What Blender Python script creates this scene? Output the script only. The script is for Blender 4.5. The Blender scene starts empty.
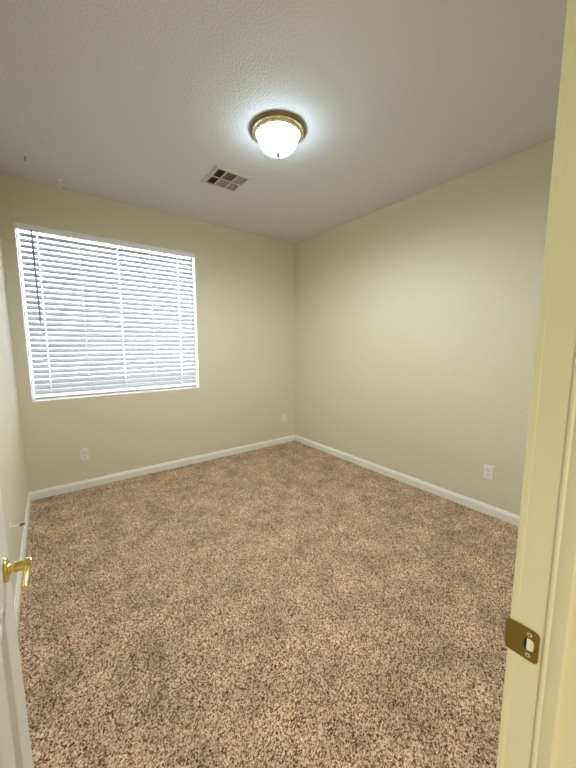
import bpy, bmesh, math, random
import numpy as np
from mathutils import Vector, Matrix

random.seed(4)
S = bpy.context.scene
COL = S.collection
PI = math.pi

# ------------------------------------------------------------------ room measures
H = 2.74                 # ceiling height
D = 3.562                # inner face of the window wall
RX = 2.796               # inner face of the right wall
LX = -0.235              # inner face of the left wall
FY = 0.161               # room face of the door wall
HY = 0.040               # hall face of the door wall
JX, JL = 0.62, -0.150    # faces of the two door jambs
DOOR_H = 2.045
WX0, WX1, WZ0, WZ1 = -0.146, 1.382, 0.886, 2.392   # window opening
HALL_Y, HALL_X0, HALL_X1 = -1.10, -1.2, 1.6

# ------------------------------------------------------------------ camera, world, lights, exposure
cd = bpy.data.cameras.new('camera'); cam = bpy.data.objects.new('camera', cd); COL.objects.link(cam)
F_PX, PITCH, YAW, ROLL = 318.4, 0.1231, 0.6435, -0.00186
cd.sensor_fit = 'VERTICAL'; cd.sensor_height = 36.0; cd.lens = F_PX / 768 * 36
cd.clip_start = 0.01
cy, sy, cp, sp = math.cos(YAW), math.sin(YAW), math.cos(PITCH), math.sin(PITCH)
fw = Vector((sy * cp, cy * cp, -sp)); rt = Vector((cy, -sy, 0)); up = rt.cross(fw)
c_, s_ = math.cos(ROLL), math.sin(ROLL)
rt, up = c_ * rt + s_ * up, -s_ * rt + c_ * up
M = Matrix((rt, up, -fw)).transposed().to_4x4(); M.translation = (0, 0, 1.382)
cam.matrix_world = M
S.camera = cam

w = bpy.data.worlds.new('daylight'); S.world = w; w.use_nodes = True
bg = w.node_tree.nodes['Background']
bg.inputs['Color'].default_value = (0.82, 0.87, 1.0, 1); bg.inputs["Strength"].default_value = 14.0

BOWL_EMIT = 22.0
FILL_SPOT_WATT = 100.0
HALL_WATT = 18.0
ld = bpy.data.lights.new('hall_fill', 'AREA'); ld.shape = 'RECTANGLE'; ld.size = 0.8; ld.size_y = 1.0  # unseen area lamp added in the hall to light the door jamb
ld.energy = HALL_WATT; ld.color = (1.0, 0.97, 0.74)
lo = bpy.data.objects.new('hall_fill', ld); COL.objects.link(lo); lo.location = (-0.72, HALL_Y + 0.03, 0.62); lo.rotation_euler = (PI / 2, 0, 0)

S.view_settings.view_transform = 'Standard'; S.view_settings.look = 'None'
S.view_settings.gamma = 1.0; S.view_settings.use_curve_mapping = False
S.view_settings.exposure = 0.0

# ------------------------------------------------------------------ materials
def srgb(r, g, b):
    f = lambda c: (c / 255 / 12.92) if c / 255 <= 0.04045 else ((c / 255 + 0.055) / 1.055) ** 2.4
    return (f(r), f(g), f(b), 1)

def mat(name, col, rough=0.5, metal=0.0, bump=None, spec=0.5):
    m = bpy.data.materials.new(name); m.use_nodes = True
    n, l = m.node_tree.nodes, m.node_tree.links
    b = n['Principled BSDF']
    b.inputs['Base Color'].default_value = col
    b.inputs['Roughness'].default_value = rough; b.inputs['Metallic'].default_value = metal
    b.inputs['Specular IOR Level'].default_value = spec
    tc = n.new('ShaderNodeTexCoord')
    # faint unevenness of the paint or metal
    nz = n.new('ShaderNodeTexNoise'); nz.inputs['Scale'].default_value = 9; nz.inputs['Detail'].default_value = 3
    l.new(tc.outputs['Object'], nz.inputs['Vector'])
    mr = n.new('ShaderNodeMapRange'); mr.inputs['To Min'].default_value = max(0.03, rough - 0.05); mr.inputs['To Max'].default_value = min(1, rough + 0.05)
    l.new(nz.outputs['Fac'], mr.inputs['Value']); l.new(mr.outputs['Result'], b.inputs['Roughness'])
    if bump:
        sc, st, dist, det = bump
        t = n.new('ShaderNodeTexNoise'); t.inputs['Scale'].default_value = sc; t.inputs['Detail'].default_value = det
        t.inputs['Roughness'].default_value = 0.45
        l.new(tc.outputs['Object'], t.inputs['Vector'])
        rp = n.new('ShaderNodeValToRGB'); rp.color_ramp.elements[0].position = 0.38; rp.color_ramp.elements[1].position = 0.66
        l.new(t.outputs['Fac'], rp.inputs['Fac'])
        bp = n.new('ShaderNodeBump'); bp.inputs['Strength'].default_value = st; bp.inputs['Distance'].default_value = dist
        l.new(rp.outputs['Color'], bp.inputs['Height']); l.new(bp.outputs['Normal'], b.inputs['Normal'])
    return m

M_WALL = mat('wall_paint', srgb(225, 217, 191), 0.62, bump=(85, 0.22, 0.004, 2))
M_CEIL = mat('ceiling_paint', srgb(222, 222, 225), 0.8, bump=(85, 0.4, 0.004, 2))
M_TRIM = mat('trim_paint', srgb(246, 243, 232), 0.38)
M_JAMB = mat('jamb_paint', srgb(236, 230, 200), 0.35)
M_DOOR = mat('door_paint', srgb(238, 236, 226), 0.38)
M_PLATE = mat('outlet_plastic', srgb(240, 236, 226), 0.35)
M_DARK = mat('dark_slot', srgb(38, 34, 30), 0.7)
M_GOLD = mat('polished_brass', srgb(238, 216, 136), 0.2, 1.0)
M_ABRASS = mat('antique_brass', srgb(160, 140, 72), 0.38, 1.0)
M_FIXT = mat('light_fixture_brass', srgb(228, 217, 184), 0.27, 1.0)
M_FIXD = mat('light_fixture_bronze', srgb(140, 118, 82), 0.38, 1.0)
M_FIN = mat('finial_bronze', srgb(112, 96, 72), 0.5, 0.3)
M_VENT = mat('vent_enamel', srgb(206, 200, 188), 0.45)
M_LOUV = mat('vent_louvre_shaded', srgb(178, 172, 160), 0.45)  # vent colour darkened: shade of the open gaps put into the blades
M_DUCT = mat('duct_interior', srgb(58, 50, 40), 0.8)
M_SCREW = mat('screw_steel', srgb(245, 228, 180), 0.3, 0.7)
M_WFRAME = mat('window_vinyl', srgb(236, 236, 234), 0.4)
M_WAND = mat('tilt_wand_plastic', srgb(168, 160, 186), 0.25)
M_HEAD = mat('blind_valance', srgb(248, 248, 252), 0.45)
M_HOOK = mat('white_hook', srgb(252, 250, 246), 0.4)
M_HOOKD = mat('dark_hook', srgb(70, 62, 52), 0.4, 0.8)
M_RUBBER = mat('door_stop_tip', srgb(132, 112, 92), 0.6)

def mat_slat():
    m = bpy.data.materials.new('blind_slat'); m.use_nodes = True
    n, l = m.node_tree.nodes, m.node_tree.links
    b = n['Principled BSDF']; b.inputs['Base Color'].default_value = srgb(204, 203, 208); b.inputs['Roughness'].default_value = 0.45
    tr = n.new('ShaderNodeBsdfTranslucent'); tr.inputs['Color'].default_value = srgb(236, 236, 240)
    mx = n.new('ShaderNodeMixShader'); mx.inputs[0].default_value = 0.02
    l.new(b.outputs[0], mx.inputs[1]); l.new(tr.outputs[0], mx.inputs[2])
    l.new(mx.outputs[0], n['Material Output'].inputs['Surface'])
    return m
M_SLAT = mat_slat()
M_CORD = M_SLAT.copy(); M_CORD.name = 'blind_cord'
for n_ in M_CORD.node_tree.nodes:
    if n_.type == 'MIX_SHADER': n_.inputs[0].default_value = 0.55
    if n_.type == 'BSDF_PRINCIPLED': n_.inputs['Base Color'].default_value = srgb(250, 250, 250)
    if n_.type == 'BSDF_TRANSLUCENT': n_.inputs['Color'].default_value = srgb(250, 250, 250)

def mat_glass():
    m = bpy.data.materials.new('window_glass'); m.use_nodes = True
    n, l = m.node_tree.nodes, m.node_tree.links; n.remove(n['Principled BSDF'])
    t = n.new('ShaderNodeBsdfTransparent'); t.inputs['Color'].default_value = (0.93, 0.96, 0.95, 1)
    g = n.new('ShaderNodeBsdfGlossy'); g.inputs['Roughness'].default_value = 0.02
    fr = n.new('ShaderNodeFresnel'); fr.inputs['IOR'].default_value = 1.45
    mx = n.new('ShaderNodeMixShader')
    l.new(fr.outputs[0], mx.inputs[0]); l.new(t.outputs[0], mx.inputs[1]); l.new(g.outputs[0], mx.inputs[2])
    l.new(mx.outputs[0], n['Material Output'].inputs['Surface'])
    return m
M_GLASS = mat_glass()

def mat_bowl():
    m = bpy.data.materials.new('lit_frosted_glass'); m.use_nodes = True
    b = m.node_tree.nodes['Principled BSDF']
    b.inputs['Base Color'].default_value = srgb(245, 245, 240); b.inputs['Roughness'].default_value = 0.3
    b.inputs['Emission Color'].default_value = (0.68, 0.87, 1.0, 1); b.inputs['Emission Strength'].default_value = BOWL_EMIT
    return m
M_BOWL = mat_bowl()

def mat_carpet():
    m = bpy.data.materials.new('speckled_carpet'); m.use_nodes = True
    n, l = m.node_tree.nodes, m.node_tree.links
    b = n['Principled BSDF']; b.inputs['Roughness'].default_value = 0.95; b.inputs['Specular IOR Level'].default_value = 0.1
    tc = n.new('ShaderNodeTexCoord')
    v = n.new('ShaderNodeTexVoronoi'); v.inputs['Scale'].default_value = 210; v.inputs['Randomness'].default_value = 1
    l.new(tc.outputs['Object'], v.inputs['Vector'])
    sp_ = n.new('ShaderNodeSeparateColor'); l.new(v.outputs['Color'], sp_.inputs[0])
    r = n.new('ShaderNodeValToRGB'); cr = r.color_ramp; cr.interpolation = 'LINEAR'
    stops = [(0.0, srgb(88, 60, 42)), (0.2, srgb(134, 99, 74)), (0.45, srgb(206, 168, 132)), (0.75, srgb(240, 206, 170)), (1.0, srgb(252, 232, 202))]
    cr.elements[0].position, cr.elements[0].color = stops[0]
    cr.elements[1].position, cr.elements[1].color = stops[-1]
    for p_, c in stops[1:-1]:
        e = cr.elements.new(p_); e.color = c
    l.new(sp_.outputs[0], r.inputs['Fac'])
    # brushed nap patches
    nz = n.new('ShaderNodeTexNoise'); nz.inputs['Scale'].default_value = 5.5; nz.inputs['Detail'].default_value = 5; nz.inputs['Roughness'].default_value = 0.6
    l.new(tc.outputs['Object'], nz.inputs['Vector'])
    mr = n.new('ShaderNodeMapRange'); mr.inputs['From Min'].default_value = 0.3; mr.inputs['From Max'].default_value = 0.7
    mr.inputs['To Min'].default_value = 0.66; mr.inputs['To Max'].default_value = 1.14
    l.new(nz.outputs['Fac'], mr.inputs['Value'])
    mu = n.new('ShaderNodeVectorMath'); mu.operation = 'SCALE'
    l.new(r.outputs['Color'], mu.inputs[0]); l.new(mr.outputs['Result'], mu.inputs['Scale'])
    l.new(mu.outputs['Vector'], b.inputs['Base Color'])
    return m
M_CARPET = mat_carpet()

# ------------------------------------------------------------------ mesh helpers
def box(bm, x0, x1, y0, y1, z0, z1):
    vs = [bm.verts.new((x, y, z)) for z in (z0, z1) for y in (y0, y1) for x in (x0, x1)]
    for f in ((0, 2, 3, 1), (4, 5, 7, 6), (0, 1, 5, 4), (2, 6, 7, 3), (0, 4, 6, 2), (1, 3, 7, 5)):
        bm.faces.new([vs[i] for i in f])

def lathe(bm, prof, n=48, axis='Z', origin=(0, 0, 0)):
    """prof: list of (radius, height) turned about an axis through origin"""
    o = Vector(origin)
    def P(r, h, a):
        u, v = r * math.cos(a), r * math.sin(a)
        return o + {'Z': Vector((u, v, h)), 'X': Vector((h, u, v)), 'Y': Vector((v, h, u))}[axis]
    rings = []
    for r, h in prof:
        if r < 1e-6: rings.append([bm.verts.new(P(0, h, 0))])
        else: rings.append([bm.verts.new(P(r, h, 2 * PI * k / n)) for k in range(n)])
    for a, b in zip(rings, rings[1:]):
        for k in range(n):
            k2 = (k + 1) % n
            if len(a) == 1: bm.faces.new((a[0], b[k2], b[k]))
            elif len(b) == 1: bm.faces.new((a[k], a[k2], b[0]))
            else: bm.faces.new((a[k], a[k2], b[k2], b[k]))

def tube(bm, pts, rad, n=12, squash=1.0):
    """round bar along a polyline; rad is a number or one per point"""
    pts = [Vector(p) for p in pts]
    rads = rad if isinstance(rad, (list, tuple)) else [rad] * len(pts)
    rings = []; ref = None
    for i, p in enumerate(pts):
        t = (pts[min(i + 1, len(pts) - 1)] - pts[max(i - 1, 0)]).normalized()
        if ref is None: ref = Vector((0, 0, 1)) if abs(t.z) < 0.9 else Vector((1, 0, 0))
        a = t.cross(ref).normalized(); b = a.cross(t).normalized(); ref = b
        rings.append([bm.verts.new(p + rads[i] * (math.cos(2 * PI * k / n) * a + squash * math.sin(2 * PI * k / n) * b)) for k in range(n)])
    for r0, r1 in zip(rings, rings[1:]):
        for k in range(n): bm.faces.new((r0[k], r0[(k + 1) % n], r1[(k + 1) % n], r1[k]))
    bm.faces.new(list(reversed(rings[0]))); bm.faces.new(rings[-1])

def extrude_profile(bm, prof, p0, p1, out):
    """sweep a (outward, height) outline straight from p0 to p1"""
    p0, p1, out = Vector(p0), Vector(p1), Vector(out)
    a = [bm.verts.new(p0 + out * o + Vector((0, 0, z))) for o, z in prof]
    b = [bm.verts.new(p1 + out * o + Vector((0, 0, z))) for o, z in prof]
    n = len(prof)
    for i in range(n): bm.faces.new((a[i], a[(i + 1) % n], b[(i + 1) % n], b[i]))
    bm.faces.new(a); bm.faces.new(list(reversed(b)))

def rounded_outline(w2, h2, r, n=6):
    pts = []
    for cx, cz, a0 in ((w2 - r, h2 - r, 0), (-w2 + r, h2 - r, 90), (-w2 + r, -h2 + r, 180), (w2 - r, -h2 + r, 270)):
        for k in range(n + 1):
            a = math.radians(a0 + 90 * k / n); pts.append((cx + r * math.cos(a), cz + r * math.sin(a)))
    return pts

def prism(bm, outline, f0, f1):
    """solid between outline placed by f0 and by f1 (functions from (u,v) to a point)"""
    a = [bm.verts.new(f0(u, v)) for u, v in outline]; b = [bm.verts.new(f1(u, v)) for u, v in outline]
    n = len(outline)
    for i in range(n): bm.faces.new((a[i], a[(i + 1) % n], b[(i + 1) % n], b[i]))
    bm.faces.new(list(reversed(a))); bm.faces.new(b)

def obj(name, bm, m, parent=None, smooth=False, bevel=0, loc=None, segs=2):
    bmesh.ops.recalc_face_normals(bm, faces=bm.faces[:])
    me = bpy.data.meshes.new(name); bm.to_mesh(me); bm.free()
    if smooth:
        me.polygons.foreach_set('use_smooth', [True] * len(me.polygons))
    for x in (m if isinstance(m, list) else [m]): me.materials.append(x)
    o = bpy.data.objects.new(name, me); COL.objects.link(o)
    if parent: o.parent = parent
    if loc: o.location = loc
    if smooth and bevel == 0:
        md = o.modifiers.new('edges', 'EDGE_SPLIT'); md.split_angle = math.radians(40)
    if bevel:
        md = o.modifiers.new('bevel', 'BEVEL'); md.width = bevel; md.segments = segs; md.limit_method = 'ANGLE'
    return o

def struct(name, bm, m, **k):
    o = obj(name, bm, m, **k); o['kind'] = 'structure'; return o

def thing(name, label, cat, loc=(0, 0, 0), group=None):
    o = bpy.data.objects.new(name, None); COL.objects.link(o); o.location = loc; o.empty_display_size = 0.05
    o['label'] = label; o['category'] = cat
    if group: o['group'] = group
    return o

NB = bmesh.new
T = 0.15   # wall thickness

# ------------------------------------------------------------------ room shell
def carpet():
    """carpet with its pile: a fine net of tuft tips at uneven heights"""
    rng = np.random.default_rng(7)
    x0, x1, y0, y1 = LX, RX, -0.05, D
    st = 0.0052
    nx, ny = int((x1 - x0) / st) + 1, int((y1 - y0) / st) + 1
    X, Y = np.meshgrid(np.linspace(x0, x1, nx), np.linspace(y0, y1, ny))
    Z = rng.uniform(-0.009, 0.0, X.shape)
    Z += 0.0022 * np.sin(X * 9 + 2 * np.sin(Y * 5)) * np.sin(Y * 7 + 1.5 * np.sin(X * 6)) - 0.0015
    jx = rng.uniform(-0.4, 0.4, X.shape) * st; jy = rng.uniform(-0.4, 0.4, X.shape) * st
    jx[:, 0] = jx[:, -1] = 0; jy[0] = jy[-1] = 0
    co = np.stack([X + jx, Y + jy, Z], -1).reshape(-1, 3).astype(np.float32)
    i = (np.arange(ny - 1)[:, None] * nx + np.arange(nx - 1)[None]).reshape(-1)
    tri = np.concatenate([np.stack([i, i + 1, i + nx + 1], -1), np.stack([i, i + nx + 1, i + nx], -1)], 0).astype(np.int32)
    # skip what lies under the walls beside the doorway
    cen = co[tri].mean(1)
    keep = ~((cen[:, 1] < HY) | ((cen[:, 1] < FY) & ((cen[:, 0] < JL - 0.02) | (cen[:, 0] > JX + 0.02))))
    tri = tri[keep]
    me = bpy.data.meshes.new('floor')
    me.vertices.add(len(co)); me.vertices.foreach_set('co', co.reshape(-1))
    me.loops.add(tri.size); me.loops.foreach_set('vertex_index', tri.reshape(-1))
    me.polygons.add(len(tri)); me.polygons.foreach_set('loop_start', np.arange(0, tri.size, 3, dtype=np.int32))
    me.update(calc_edges=True); me.validate()
    me.materials.append(M_CARPET)
    o = bpy.data.objects.new('floor', me); COL.objects.link(o); o['kind'] = 'structure'
    bm = NB(); box(bm, HALL_X0, HALL_X1, HALL_Y, HY, -0.06, -0.003)
    struct('floor_hall', bm, M_CARPET)
carpet()

bm = NB(); box(bm, LX - T, RX + T, HY, D + T, H, H + 0.12); struct('ceiling', bm, M_CEIL)
bm = NB(); box(bm, LX - T, LX, HY, D + T, -0.05, H); struct('wall_left', bm, M_WALL)
bm = NB(); box(bm, RX, RX + T, HY, D + T, -0.05, H); struct('wall_right', bm, M_WALL)

# window wall with a real opening and rounded plaster edges round it
bm = NB()
for (x0, x1, z0, z1) in ((LX, WX0, -0.05, H), (WX1, RX, -0.05, H), (WX0, WX1, -0.05, WZ0), (WX0, WX1, WZ1, H)):
    box(bm, x0, x1, D, D + T, z0, z1)
bmesh.ops.remove_doubles(bm, verts=bm.verts[:], dist=1e-5)
struct('wall_back', bm, M_WALL)

# door wall with the doorway
bm = NB()
box(bm, LX, JL - 0.018, HY, FY, -0.05, H); box(bm, JX + 0.018, RX, HY, FY, -0.05, H)
box(bm, JL - 0.018, JX + 0.018, HY, FY, DOOR_H + 0.018, H)
struct('wall_front', bm, M_WALL)

# hall the camera stands in
bm = NB(); box(bm, HALL_X0, HALL_X1, HALL_Y, HY, 2.44, 2.5); struct('ceiling_hall', bm, M_CEIL)
bm = NB(); box(bm, HALL_X0, HALL_X1, HALL_Y - 0.1, HALL_Y, -0.05, 2.5); struct('wall_hall', bm, M_WALL)
bm = NB(); box(bm, HALL_X0 - 0.1, HALL_X0, HALL_Y, HY, -0.05, 2.5); box(bm, HALL_X0, LX - T, HY, FY, -0.05, 2.5)
struct('wall_hall_end', bm, M_WALL)
bm = NB(); box(bm, HALL_X1, HALL_X1 + 0.1, HALL_Y, HY, -0.05, 2.5); struct('wall_hall_far', bm, M_WALL)

bm = NB(); box(bm, -9, 11, D + T + 0.01, D + 14, -0.35, -0.25); struct('ground', bm, mat('desert_gravel', srgb(126, 116, 104), 0.9, bump=(30, 0.5, 0.02, 4)))

# baseboards: flat board with an eased, stepped top
BP = [(0, -0.012), (0.015, -0.012), (0.015, 0.052), (0.0135, 0.058), (0.0095, 0.063), (0.008, 0.070), (0.0055, 0.0755), (0, 0.077)]
def skirting(name, p0, p1, out):
    bm = NB(); extrude_profile(bm, BP, p0, p1, out); struct(name, bm, M_TRIM)
skirting('baseboard_back', (LX, D, 0), (RX, D, 0), (0, -1, 0))
skirting('baseboard_right', (RX, FY, 0), (RX, D, 0), (-1, 0, 0))
skirting('baseboard_left', (LX, FY, 0), (LX, D, 0), (1, 0, 0))
skirting('baseboard_front', (JX + 0.075, FY, 0), (RX, FY, 0), (0, 1, 0))

# ------------------------------------------------------------------ door frame
bm = NB()
box(bm, JX, JX + 0.018, HY, FY, -0.01, DOOR_H)
box(bm, JL - 0.018, JL, HY, FY, -0.01, DOOR_H)
box(bm, JL - 0.018, JX + 0.018, HY, FY, DOOR_H, DOOR_H + 0.018)
frame = struct('trim_1', bm, M_JAMB)
frame['label'] = 'cream painted door jamb at the right edge'
bm = NB()
def stop_profile(xa, xb, xr):
    """eased stop moulding; xa is the jamb face, xb the proud hall side, xr the thin room side"""
    d = xb - xa
    pl = [(xa - 0.1 * d, 0.090), (xa + 0.3 * d, 0.090)]
    pl += [(xb - 0.7 * d * (1 - math.sin(t)), 0.090 + 0.007 * (1 - math.cos(t))) for t in (0.3, 0.6, 0.9, 1.2, PI / 2)]
    k = 1 if d > 0 else -1      # a small painted bead along the room edge
    pl += [(xr, 0.1150), (xr + 0.0012 * k, 0.1165), (xr + 0.0018 * k, 0.1185), (xr + 0.0015 * k, 0.1205), (xr + 0.0002 * k, 0.1222), (xr - 0.0012 * k, 0.1228), (xa - 0.1 * d, 0.123)]
    prism(bm, pl, lambda u, v: (u, v, -0.01), lambda u, v: (u, v, DOOR_H))
stop_profile(JX, JX - 0.011, JX - 0.0025); stop_profile(JL, JL + 0.011, JL + 0.0025)
box(bm, JL, JX, 0.090, 0.123, DOOR_H - 0.011, DOOR_H + 0.001)
obj('door_stop_moulding', bm, M_JAMB, frame, smooth=True)
def casing(y0, y1):
    bm = NB()
    box(bm, JX - 0.0008, JX + 0.058, y0, y1, -0.01, DOOR_H + 0.062)
    box(bm, JL - 0.058, JL + 0.0008, y0, y1, -0.01, DOOR_H + 0.062)
    box(bm, JL + 0.0008, JX - 0.0008, y0, y1, DOOR_H - 0.0012, DOOR_H + 0.062)
    obj('casing', bm, M_JAMB, frame, bevel=0.0008)
casing(FY, FY + 0.0105); casing(HY - 0.012, HY)

# ------------------------------------------------------------------ strike plate
SZ = 0.873
sp_t = thing('strike_plate', 'antique brass strike plate screwed to the cream door jamb', 'strike plate', (JX, 0.145, SZ))
bm = NB()
th, hh = 0.0024, 0.0285
# outline on the jamb (u along +Y from thing origin, v up) with a D-shaped latch hole
u0, u1 = -0.0175, 0.0185
hole_c, hw, hz = -0.0035, 0.0075, 0.0115
NA = 10
def plate_pt(u, v, d): return Vector((-d, u, v))
outer = []
r = 0.007
for cx, cz, a0 in ((u0 + r, -hh + r, 180), (u0 + r, hh - r, 90)):
    pass
outer = [(u1, -hh), (u1, hh)]
for k in range(7):
    a = math.radians(90 + 90 * k / 6); outer.append((u0 + r + r * math.cos(a), hh - r + r * math.sin(a)))
for k in range(7):
    a = math.radians(180 + 90 * k / 6); outer.append((u0 + r + r * math.cos(a), -hh + r + r * math.sin(a)))
hole = []
for k in range(24):
    a = 2 * PI * k / 24
    e = lambda q: math.copysign(abs(q) ** 0.62, q)
    hole.append((hole_c + hw * e(math.cos(a)), hz * e(math.sin(a))))
def ring_faces(bm, d):
    ov = [bm.verts.new(plate_pt(u, v, d)) for u, v in outer]
    hv = [bm.verts.new(plate_pt(u, v, d)) for u, v in hole]
    ed = [bm.edges.new((ov[i], ov[(i + 1) % len(ov)])) for i in range(len(ov))]
    ed += [bm.edges.new((hv[i], hv[(i + 1) % len(hv)])) for i in range(len(hv))]
    bmesh.ops.triangle_fill(bm, edges=ed, use_beauty=True)
    return ov, hv
a, ah = ring_faces(bm, 0.0002); b, bh = ring_faces(bm, th)
for p, q in ((a, b), (ah, bh)):
    for i in range(len(p)): bm.faces.new((p[i], p[(i + 1) % len(p)], q[(i + 1) % len(q)], q[i]))
obj('plate', bm, M_ABRASS, sp_t)
# the lip that curls round the casing edge into the room
bm = NB()
path = [(-0.0018, u1 - 0.001), (-0.0018, u1 + 0.003)]
for k in range(9):
    a_ = math.radians(70 * k / 8); R_ = 0.0065
    path.append((-0.0018 + R_ * (1 - math.cos(a_)), u1 + 0.0076 + R_ * math.sin(a_)))
rows = []
for i, (px, py) in enumerate(path):
    f = i / (len(path) - 1); h_ = hh - 0.0085 * max(0, (f - 0.2) / 0.8) ** 1.3
    q = path[min(i + 1, len(path) - 1)]; p = path[max(i - 1, 0)]
    t = Vector((q[0] - p[0], q[1] - p[1], 0)).normalized(); nrm = Vector((t.y, -t.x, 0)) * 0.0008
    c0 = Vector((px, py, 0))
    rows.append([bm.verts.new(c0 - nrm + Vector((0, 0, -h_))), bm.verts.new(c0 - nrm + Vector((0, 0, h_))),
                 bm.verts.new(c0 + nrm + Vector((0, 0, h_))), bm.verts.new(c0 + nrm + Vector((0, 0, -h_)))])
for p, q in zip(rows, rows[1:]):
    for i in range(4): bm.faces.new((p[i], p[(i + 1) % 4], q[(i + 1) % 4], q[i]))
bm.faces.new(rows[0]); bm.faces.new(list(reversed(rows[-1])))
obj('lip', bm, M_ABRASS, sp_t, smooth=True)
# flat dark sheet for shade in the hole, pale piece for lit wood
bm = NB(); prism(bm, [(u * 1.0, v) for u, v in hole], lambda u, v: plate_pt(u, v, 0.0003), lambda u, v: plate_pt(hole_c + (u - hole_c) * 0.9, v * 0.9, 0.0007))
obj('latch_hole_shade', bm, M_DARK, sp_t)
tg = [(u, v) for u, v in hole if u < hole_c + 0.0045]
bm = NB(); prism(bm, tg, lambda u, v: plate_pt(u, v * 0.98, 0.0006), lambda u, v: plate_pt(u, v * 0.96, 0.0012)); obj('lit_mortise', bm, M_TRIM, sp_t)
for z in (0.0192, -0.0192):
    bm = NB(); lathe(bm, [(0.0, 0.0016), (0.0042, 0.0016), (0.0042, 0.0022), (0.0034, 0.0030), (0.0012, 0.0030), (0.0011, 0.0020), (0.0, 0.0020)], 20, 'X')
    for v in bm.verts: v.co.x = -v.co.x
    sc = obj('screw', bm, M_SCREW, sp_t, smooth=True, loc=(0, hole_c, z))
    sc['label'] = 'bright brass screw'
    bm = NB(); lathe(bm, [(0, 0.0031), (0.0015, 0.0031), (0.0015, 0.0024), (0, 0.0024)], 8, 'X')
    for v in bm.verts: v.co.x = -v.co.x
    obj('screw_recess', bm, M_DARK, sc)

# ------------------------------------------------------------------ door, opened flat along the left wall
DX, DT = -0.111, 0.035
DY0, DY1 = FY + 0.006, 0.958
bm = NB()
box(bm, DX - DT, DX - 0.007, DY0, DY1, 0.012, DOOR_H - 0.01)           # core
ST = 0.150
ya, yb = DY0 + ST, DY1 - ST
ym0, ym1 = (ya + yb) / 2 - 0.045, (ya + yb) / 2 + 0.045
zs = [(0.22, 0.86), (1.05, 1.60), (1.70, 1.90)]
for y0, y1 in ((DY0, ya), (yb, DY1), (ym0, ym1)): box(bm, DX - 0.0075, DX, y0, y1, 0.012, DOOR_H - 0.01)
zc = [0.012] + [z for p in zs for z in p] + [DOOR_H - 0.01]
for z0, z1 in zip(zc[0::2], zc[1::2]):
    for y0, y1 in ((ya, ym0), (ym1, yb)): box(bm, DX - 0.0075, DX, y0, y1, z0, z1)
door = struct('door_1', bm, M_DOOR, bevel=0.0022)
# moulded raised panels
for z0, z1 in zs:
    for y0, y1 in ((ya, ym0), (ym1, yb)):
        bm = NB(); lv = []
        for ins, d in ((0.0, -0.001), (0.002, 0.0025), (0.008, 0.004), (0.014, 0.0025), (0.024, -0.0065), (0.030, -0.0065), (0.056, -0.0015), (0.057, -0.0015)):
            lv.append([bm.verts.new((DX + d, y, z)) for y, z in ((y0 + ins, z0 + ins), (y1 - ins, z0 + ins), (y1 - ins, z1 - ins), (y0 + ins, z1 - ins))])
        for p, q in zip(lv, lv[1:]):
            for i in range(4): bm.faces.new((p[i], p[(i + 1) % 4], q[(i + 1) % 4], q[i]))
        bm.faces.new(lv[-1])
        obj('panel', bm, M_DOOR, door)
# lever handle
hd = bpy.data.objects.new('door_handle', None); COL.objects.link(hd); hd.parent = door
hd.location = (DX, 0.874, 0.899); hd['label'] = 'polished brass lever handle'
bm = NB(); lathe(bm, [(0, 0), (0.0265, 0), (0.0265, 0.003), (0.024, 0.006), (0.018, 0.008), (0.0, 0.008)], 36, 'X')
obj('rosette', bm, M_GOLD, hd, smooth=True)
bm = NB(); lathe(bm, [(0, 0.006), (0.0135, 0.006), (0.0125, 0.009), (0.0098, 0.012), (0.0098, 0.017), (0.0112, 0.0185), (0.0108, 0.021), (0.0105, 0.033), (0.0122, 0.035), (0.0122, 0.0445), (0.0105, 0.047), (0.004, 0.048), (0, 0.048)], 28, 'X')
obj('neck', bm, M_GOLD, hd, smooth=True)
bm = NB(); tube(bm, [(0.0385, -0.004, -0.001), (0.0385, -0.014, -0.002), (0.0383, -0.030, -0.003), (0.0380, -0.055, -0.003), (0.0376, -0.074, -0.002), (0.0374, -0.078, -0.002), (0.0374, -0.088, -0.001)], [0.0066, 0.0062, 0.0058, 0.0058, 0.0058, 0.0060, 0.0050], 18, 0.9)
obj('lever', bm, M_GOLD, hd, smooth=True)
# latch bolt in the edge of the door
bm = NB(); box(bm, DX - 0.026, DX - 0.010, DY1 - 0.004, DY1 + 0.009, 0.890, 0.908); obj('latch', bm, M_GOLD, door, bevel=0.002)

# spring door stop on the left wall
ds = thing('door_stop', 'thin white spring door stop with brown tip on the left wall', 'door stop', (LX, 2.19, 0.405))
bm = NB(); prism(bm, rounded_outline(0.009, 0.028, 0.006), lambda u, v: (0, u, v), lambda u, v: (0.004, u * 0.85, v * 0.95)); obj('base', bm, M_HOOK, ds)
bm = NB(); tube(bm, [(0.003 + 0.038 * k / 180, 0.0042 * math.cos(k * 0.7), 0.0042 * math.sin(k * 0.7)) for k in range(181)], 0.0011, 6); obj('spring', bm, M_HOOK, ds, smooth=True)
bm = NB(); lathe(bm, [(0, 0.040), (0.006, 0.040), (0.0066, 0.050), (0.006, 0.062), (0.0, 0.064)], 16, 'X'); obj('tip', bm, M_RUBBER, ds, smooth=True)

# ------------------------------------------------------------------ window behind the blind
bm = NB(); fy0, fy1, fwid = D + 0.085, D + 0.135, 0.014
for x0, x1, z0, z1 in ((WX0, WX0 + fwid, WZ0, WZ1), (WX1 - fwid, WX1, WZ0, WZ1), (WX0 + fwid, WX1 - fwid, WZ0, WZ0 + fwid), (WX0 + fwid, WX1 - fwid, WZ1 - fwid, WZ1)):
    box(bm, x0, x1, fy0, fy1, z0, z1)
xm = (WX0 + WX1) / 2; win = struct('window_1', bm, M_WFRAME, bevel=0.002)
bm = NB(); box(bm, WX0 + fwid, WX1 - fwid, D + 0.106, D + 0.110, WZ0 + fwid, WZ1 - fwid); obj('pane', bm, M_GLASS, win)

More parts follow.
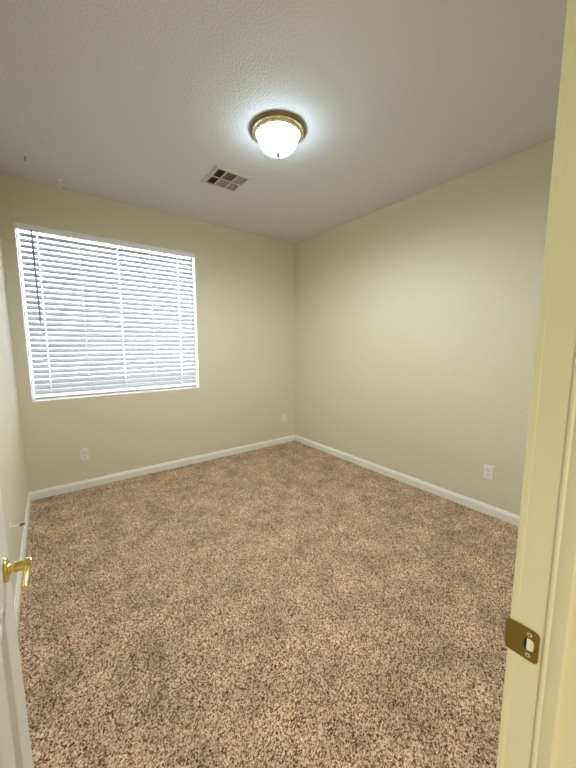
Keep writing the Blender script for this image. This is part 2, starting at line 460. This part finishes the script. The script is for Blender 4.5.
bm = NB(); lt = 0.004          # thin white liner added so the reveals read as brightly lit
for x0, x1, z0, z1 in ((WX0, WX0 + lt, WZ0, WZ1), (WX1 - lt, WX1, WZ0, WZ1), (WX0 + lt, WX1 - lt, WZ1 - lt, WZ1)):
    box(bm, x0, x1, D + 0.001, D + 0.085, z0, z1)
struct('lit_reveal_liner', bm, M_WFRAME)
BX0, BX1 = WX0 + 0.025, WX1 - 0.028
BY = D + 0.030
bl = thing('window_blind', 'white horizontal window blind with tilted slats in the back wall', 'blind', ((BX0 + BX1) / 2, BY, WZ0))
ox, oy, oz = bl.location
def L(x, y, z): return (x - ox, y - oy, z - oz)
bm = NB()
vz0 = WZ1 - 0.052
box(bm, WX0 + 0.005 - ox, WX1 - 0.005 - ox, D - 0.001 - oy, D + 0.009 - oy, vz0 - oz, WZ1 - 0.005 - oz)
obj('valance', bm, M_HEAD, bl, bevel=0.002)
bm = NB(); box(bm, BX0 - ox, BX1 - ox, D + 0.014 - oy, D + 0.062 - oy, WZ1 - 0.045 - oz, WZ1 - 0.006 - oz); obj('headrail', bm, M_HEAD, bl)
CORDS = (0.0, 0.300, 0.617, 0.915, 1.195)
NS = 30; PITCHZ = 0.0463; ZTOP = 2.306
SLW, SLT, TILT = 0.049, 0.0026, math.radians(53)
bm = NB()
for k in range(NS):
    zc_ = ZTOP - k * PITCHZ
    prev = None; cols = []
    for j in range(8):
        s = (j / 7 - 0.5) * SLW; crown = 0.0016 * (1 - (2 * j / 7 - 1) ** 2)
        # inner (room) edge low
        dy, dz = s * math.cos(TILT), s * math.sin(TILT)
        ny_, nz_ = -math.sin(TILT), math.cos(TILT)
        for sg in (-1, 1):
            pass
        cols.append([(BY + dy + ny_ * (crown + sg * SLT / 2) - oy, zc_ + dz + nz_ * (crown + sg * SLT / 2) - oz) for sg in (-1, 1)])
    def run(c, x0, x1):
        prism(bm, [q[0] for q in c] + [q[1] for q in reversed(c)], lambda u, v: (x0 - ox, u, v), lambda u, v: (x1 - ox, u, v))
    xa = BX0
    for i, x in enumerate(CORDS):       # routing holes where the cords pass
        hw_ = 0.0030 if i % 2 == 0 else 0.0010
        run(cols, xa, x - hw_); run(cols[:3], x - hw_, x + hw_); run(cols[5:], x - hw_, x + hw_); xa = x + hw_
    run(cols, xa, BX1)
obj('slats', bm, M_SLAT, bl)
bm = NB(); box(bm, BX0 - ox, BX1 - ox, BY - 0.024 - oy, BY + 0.024 - oy, 0.903 - oz, 0.921 - oz); obj('bottom_rail', bm, M_SLAT, bl, bevel=0.003)
for i, x in enumerate(CORDS):
    bm = NB(); rr = 0.0014 if i % 2 == 0 else 0.0009
    for yy in (BY - 0.0225, BY + 0.0225):
        tube(bm, [L(x, yy, WZ1 - 0.045), L(x, yy, 0.918)], rr, 6)
    for k in range(NS):
        zc_ = ZTOP - k * PITCHZ
        tube(bm, [L(x, BY - 0.0225, zc_ - 0.0185), L(x, BY + 0.0225, zc_ + 0.0175)], 0.0008, 5)
    if i % 2 == 0:   # lift cord through the slats
        tube(bm, [L(x + 0.004, BY, WZ1 - 0.045), L(x + 0.006, BY, 0.92)], 0.0014, 6)
    obj('ladder_cord', bm, M_CORD, bl)
bm = NB(); tube(bm, [L(-0.036, D - 0.006, vz0 + 0.012), L(-0.035, D - 0.010, 2.28), L(-0.032, D - 0.010, 1.60), L(-0.032, D - 0.010, 1.575)], [0.004, 0.0078, 0.0078, 0.0085], 8)
wd = obj('tilt_wand', bm, M_WAND, bl, smooth=True); wd['label'] = 'grey tilt wand'

# ------------------------------------------------------------------ ceiling light
cl = thing('ceiling_light', 'round brass flush ceiling light with a glowing white glass bowl', 'ceiling light', (1.282, 1.811, H))
bm = NB(); lathe(bm, [(0, 0), (0.176, 0), (0.178, -0.006), (0.176, -0.013), (0.168, -0.017), (0.150, -0.019)], 72)
obj('base_pan', bm, M_FIXD, cl, smooth=True)
bm = NB(); lathe(bm, [(0.166, -0.014), (0.167, -0.020), (0.163, -0.0235), (0.157, -0.0225), (0.153, -0.020), (0.150, -0.021), (0.147, -0.028), (0.1465, -0.032), (0.142, -0.035), (0.137, -0.033), (0.134, -0.030), (0.131, -0.031), (0.1285, -0.036), (0.126, -0.034), (0.126, -0.028)], 72)
obj('trim_ring', bm, M_FIXT, cl, smooth=True)
bm = NB(); pr = [(0.1255, -0.026)]
for k in range(0, 15):
    a = PI / 2 * k / 14
    pr.append((0.1265 * math.cos(a) ** 0.82 if k < 14 else 0, -0.040 - 0.094 * math.sin(a) ** 0.88))
lathe(bm, pr, 72)
obj('glass_bowl', bm, M_BOWL, cl, smooth=True)
bm = NB(); lathe(bm, [(0.0, -0.134), (0.013, -0.136), (0.015, -0.141), (0.011, -0.147), (0.009, -0.158), (0.0, -0.163)], 20)
obj('finial', bm, M_FIN, cl, smooth=True)

bd = bpy.data.lights.new('fill_spot', 'SPOT'); bd.spot_size = math.radians(180); bd.spot_blend = 0.75; bd.shadow_soft_size = 0.0  # unseen spot added below the finial for more downward light
bd.energy = FILL_SPOT_WATT; bd.color = (0.84, 0.94, 1.0)
bo = bpy.data.objects.new('fill_spot', bd); COL.objects.link(bo); bo.parent = cl; bo.location = (0, 0, -0.166)

# ------------------------------------------------------------------ ceiling vent
VX0, VX1, VY0, VY1 = 1.128, 1.440, 2.405, 2.712
vt = thing('ceiling_vent', 'square six-section metal air vent in the ceiling near the window', 'vent', ((VX0 + VX1) / 2, (VY0 + VY1) / 2, H))
hx, hy = (VX1 - VX0) / 2, (VY1 - VY0) / 2
bm = NB(); box(bm, -hx + 0.02, hx - 0.02, -hy + 0.02, hy - 0.02, -0.0012, 0.0); obj('backing', bm, M_DUCT, vt)
fr_ = 0.030; dv = 0.013
xe = [-hx + 0.036, -hx + 0.104, -hx + 0.203, hx - 0.034]
bm = NB()
zb, zt = -0.017, -0.009
for a in (-1, 1):
    pass
def frame_box(x0, x1, y0, y1, z0=-0.0135): box(bm, x0, x1, y0, y1, z0, -0.0095)
# outer flange, sloping up to the ceiling
ring = []
for ins, z in ((0.0, -0.001), (0.0015, -0.003), (fr_ - 0.012, -0.0125), (fr_ - 0.002, -0.0125), (fr_ - 0.002, -0.0015)):
    x0, x1 = -hx + ins, hx - ins * 0.85
    if ins >= fr_ - 0.006: x0 += 0.006
    ring.append([bm.verts.new((x, y, z)) for x, y in ((x0, -hy + ins), (x1, -hy + ins), (x1, hy - ins), (x0, hy - ins))])
for p, q in zip(ring, ring[1:]):
    for i in range(4): bm.faces.new((p[i], p[(i + 1) % 4], q[(i + 1) % 4], q[i]))
frame_box(-hx + fr_, hx - fr_ + 0.005, -dv / 2, dv / 2)
for x in xe[1:3]: frame_box(x - dv / 2, x + dv / 2, -hy + fr_, hy - fr_)
obj('grille_frame', bm, M_VENT, vt)
for ci in range(3):
    for ri in range(2):
        x0, x1 = xe[ci] + (dv / 2 if ci else 0), xe[ci + 1] - (dv / 2 if ci < 2 else 0)
        y0, y1 = (-hy + fr_, -dv / 2) if ri == 0 else (dv / 2, hy - fr_)
        bm = NB(); n = 7 if ci == 0 else 6; hb = 0.0044 if ci == 0 else 0.0030
        for k in range(n):
            f = (k + 0.5) / n
            if ci == 1:      # blades across, turned towards or away from the door
                yc = y0 + f * (y1 - y0); s = 1 if ri == 0 else -1
                q = [(yc - hb, -0.0125), (yc + hb, -0.003)] if s > 0 else [(yc - hb * 0.8, -0.005), (yc + hb * 0.8, -0.0105)]
                a = [bm.verts.new((x, y, z)) for x in (x0, x1) for y, z in q]
                b = [bm.verts.new((x, y, z + 0.0012)) for x in (x0, x1) for y, z in q]
            else:
                xc = x0 + f * (x1 - x0); s = 1 if ci == 0 else -0.5
                q = [(xc - hb, -0.0125), (xc + hb, -0.003)] if s > 0 else [(xc - hb * 0.8, -0.005), (xc + hb * 0.8, -0.0105)]
                a = [bm.verts.new((x, y, z)) for y in (y0, y1) for x, z in q]
                b = [bm.verts.new((x, y, z + 0.0012)) for y in (y0, y1) for x, z in q]
            for p in (a, b): bm.faces.new((p[0], p[1], p[3], p[2]))
            for i, j in ((0, 1), (1, 3), (3, 2), (2, 0)): bm.faces.new((a[i], a[j], b[j], b[i]))
        obj('louvres', bm, M_LOUV, vt)
bm = NB(); tube(bm, [(0, 0, -0.006), (0, 0, -0.024), (0.006, 0, -0.030)], [0.003, 0.003, 0.004], 8)
obj('damper_lever', bm, M_HOOK, vt, loc=(hx - fr_ - 0.012, 0.004, 0))

# ------------------------------------------------------------------ hooks in the ceiling
def ceiling_hook(label, loc, m, s, rz):
    t = thing('ceiling_hook', label, 'hook', loc, 'little hooks left in the ceiling'); t.rotation_euler.z = rz
    bm = NB(); lathe(bm, [(0, 0), (0.011 * s, 0), (0.010 * s, -0.003 * s), (0.004 * s, -0.005 * s), (0, -0.005 * s)], 16); obj('cap', bm, m, t, smooth=True)
    bm = NB(); pts = [(0, 0, -0.004 * s), (0, 0, -0.018 * s)]
    for k in range(13):
        a = math.radians(90 - 22 * k); pts.append((0.011 * s * math.cos(a), 0, -0.030 * s + 0.011 * s * math.sin(a)))
    tube(bm, pts, 0.0028 * s, 8); obj('hook', bm, m, t, smooth=True)
ceiling_hook('small dark metal hook in the ceiling, the one farther from the window wall', (-0.027, 3.147, H), M_HOOKD, 0.6, 2.2)
ceiling_hook('small white hook in the ceiling just above the window wall', (0.181, 3.40, H), M_HOOK, 1.5, -0.6)

# ------------------------------------------------------------------ wall outlets
def outlet(label, loc, rz, name='wall_outlet', kind='duplex'):
    """plate faces local -Y"""
    t = thing(name, label, 'outlet', loc, 'wall outlets'); t.rotation_euler.z = rz
    bm = NB(); prism(bm, rounded_outline(0.036, 0.058, 0.004), lambda u, v: (u, 0, v), lambda u, v: (u * 0.94, -0.006, v * 0.965)); obj('cover_plate', bm, M_PLATE, t)
    if kind == 'duplex':
        for z in (0.0205, -0.0205):
            bm = NB(); prism(bm, rounded_outline(0.0165, 0.0142, 0.007), lambda u, v: (u, -0.005, v), lambda u, v: (u * 0.97, -0.0082, v * 0.97))
            rc = obj('receptacle', bm, M_PLATE, t, loc=(0, 0, z))
            bm = NB()
            for x, hgt in ((-0.0065, 0.0048), (0.0065, 0.0038)): box(bm, x - 0.0012, x + 0.0012, -0.0086, -0.0078, 0.003 - hgt, 0.003 + hgt)
            lathe(bm, [(0, -0.0086), (0.0026, -0.0086), (0.0026, -0.0078), (0, -0.0078)], 12, 'Y', (0, 0, -0.0085))
            obj('slots', bm, M_DARK, rc)
        bm = NB(); lathe(bm, [(0, -0.0072), (0.0028, -0.0070), (0.0032, -0.0058), (0, -0.0058)], 14, 'Y'); obj('screw', bm, M_SCREW, t)
    else:
        bm = NB(); lathe(bm, [(0, -0.014), (0.0025, -0.014), (0.0025, -0.015), (0.0048, -0.015), (0.0048, -0.008), (0.008, -0.008), (0.008, -0.0055), (0, -0.0055)], 18, 'Y')
        obj('jack', bm, M_SCREW, t, smooth=True)
        for z in (0.042, -0.042):
            bm = NB(); lathe(bm, [(0, -0.0072), (0.0028, -0.0070), (0.0032, -0.0058), (0, -0.0058)], 14, 'Y'); obj('screw', bm, M_PLATE, t, loc=(0, 0, z))
outlet('white wall outlet below the window blind', (0.207, D, 0.330), 0)
outlet('small white wall outlet on the back wall near the room corner', (2.600, D, 0.348), 0)
outlet('white wall outlet low on the bare right wall', (RX, 1.008, 0.346), -PI / 2)
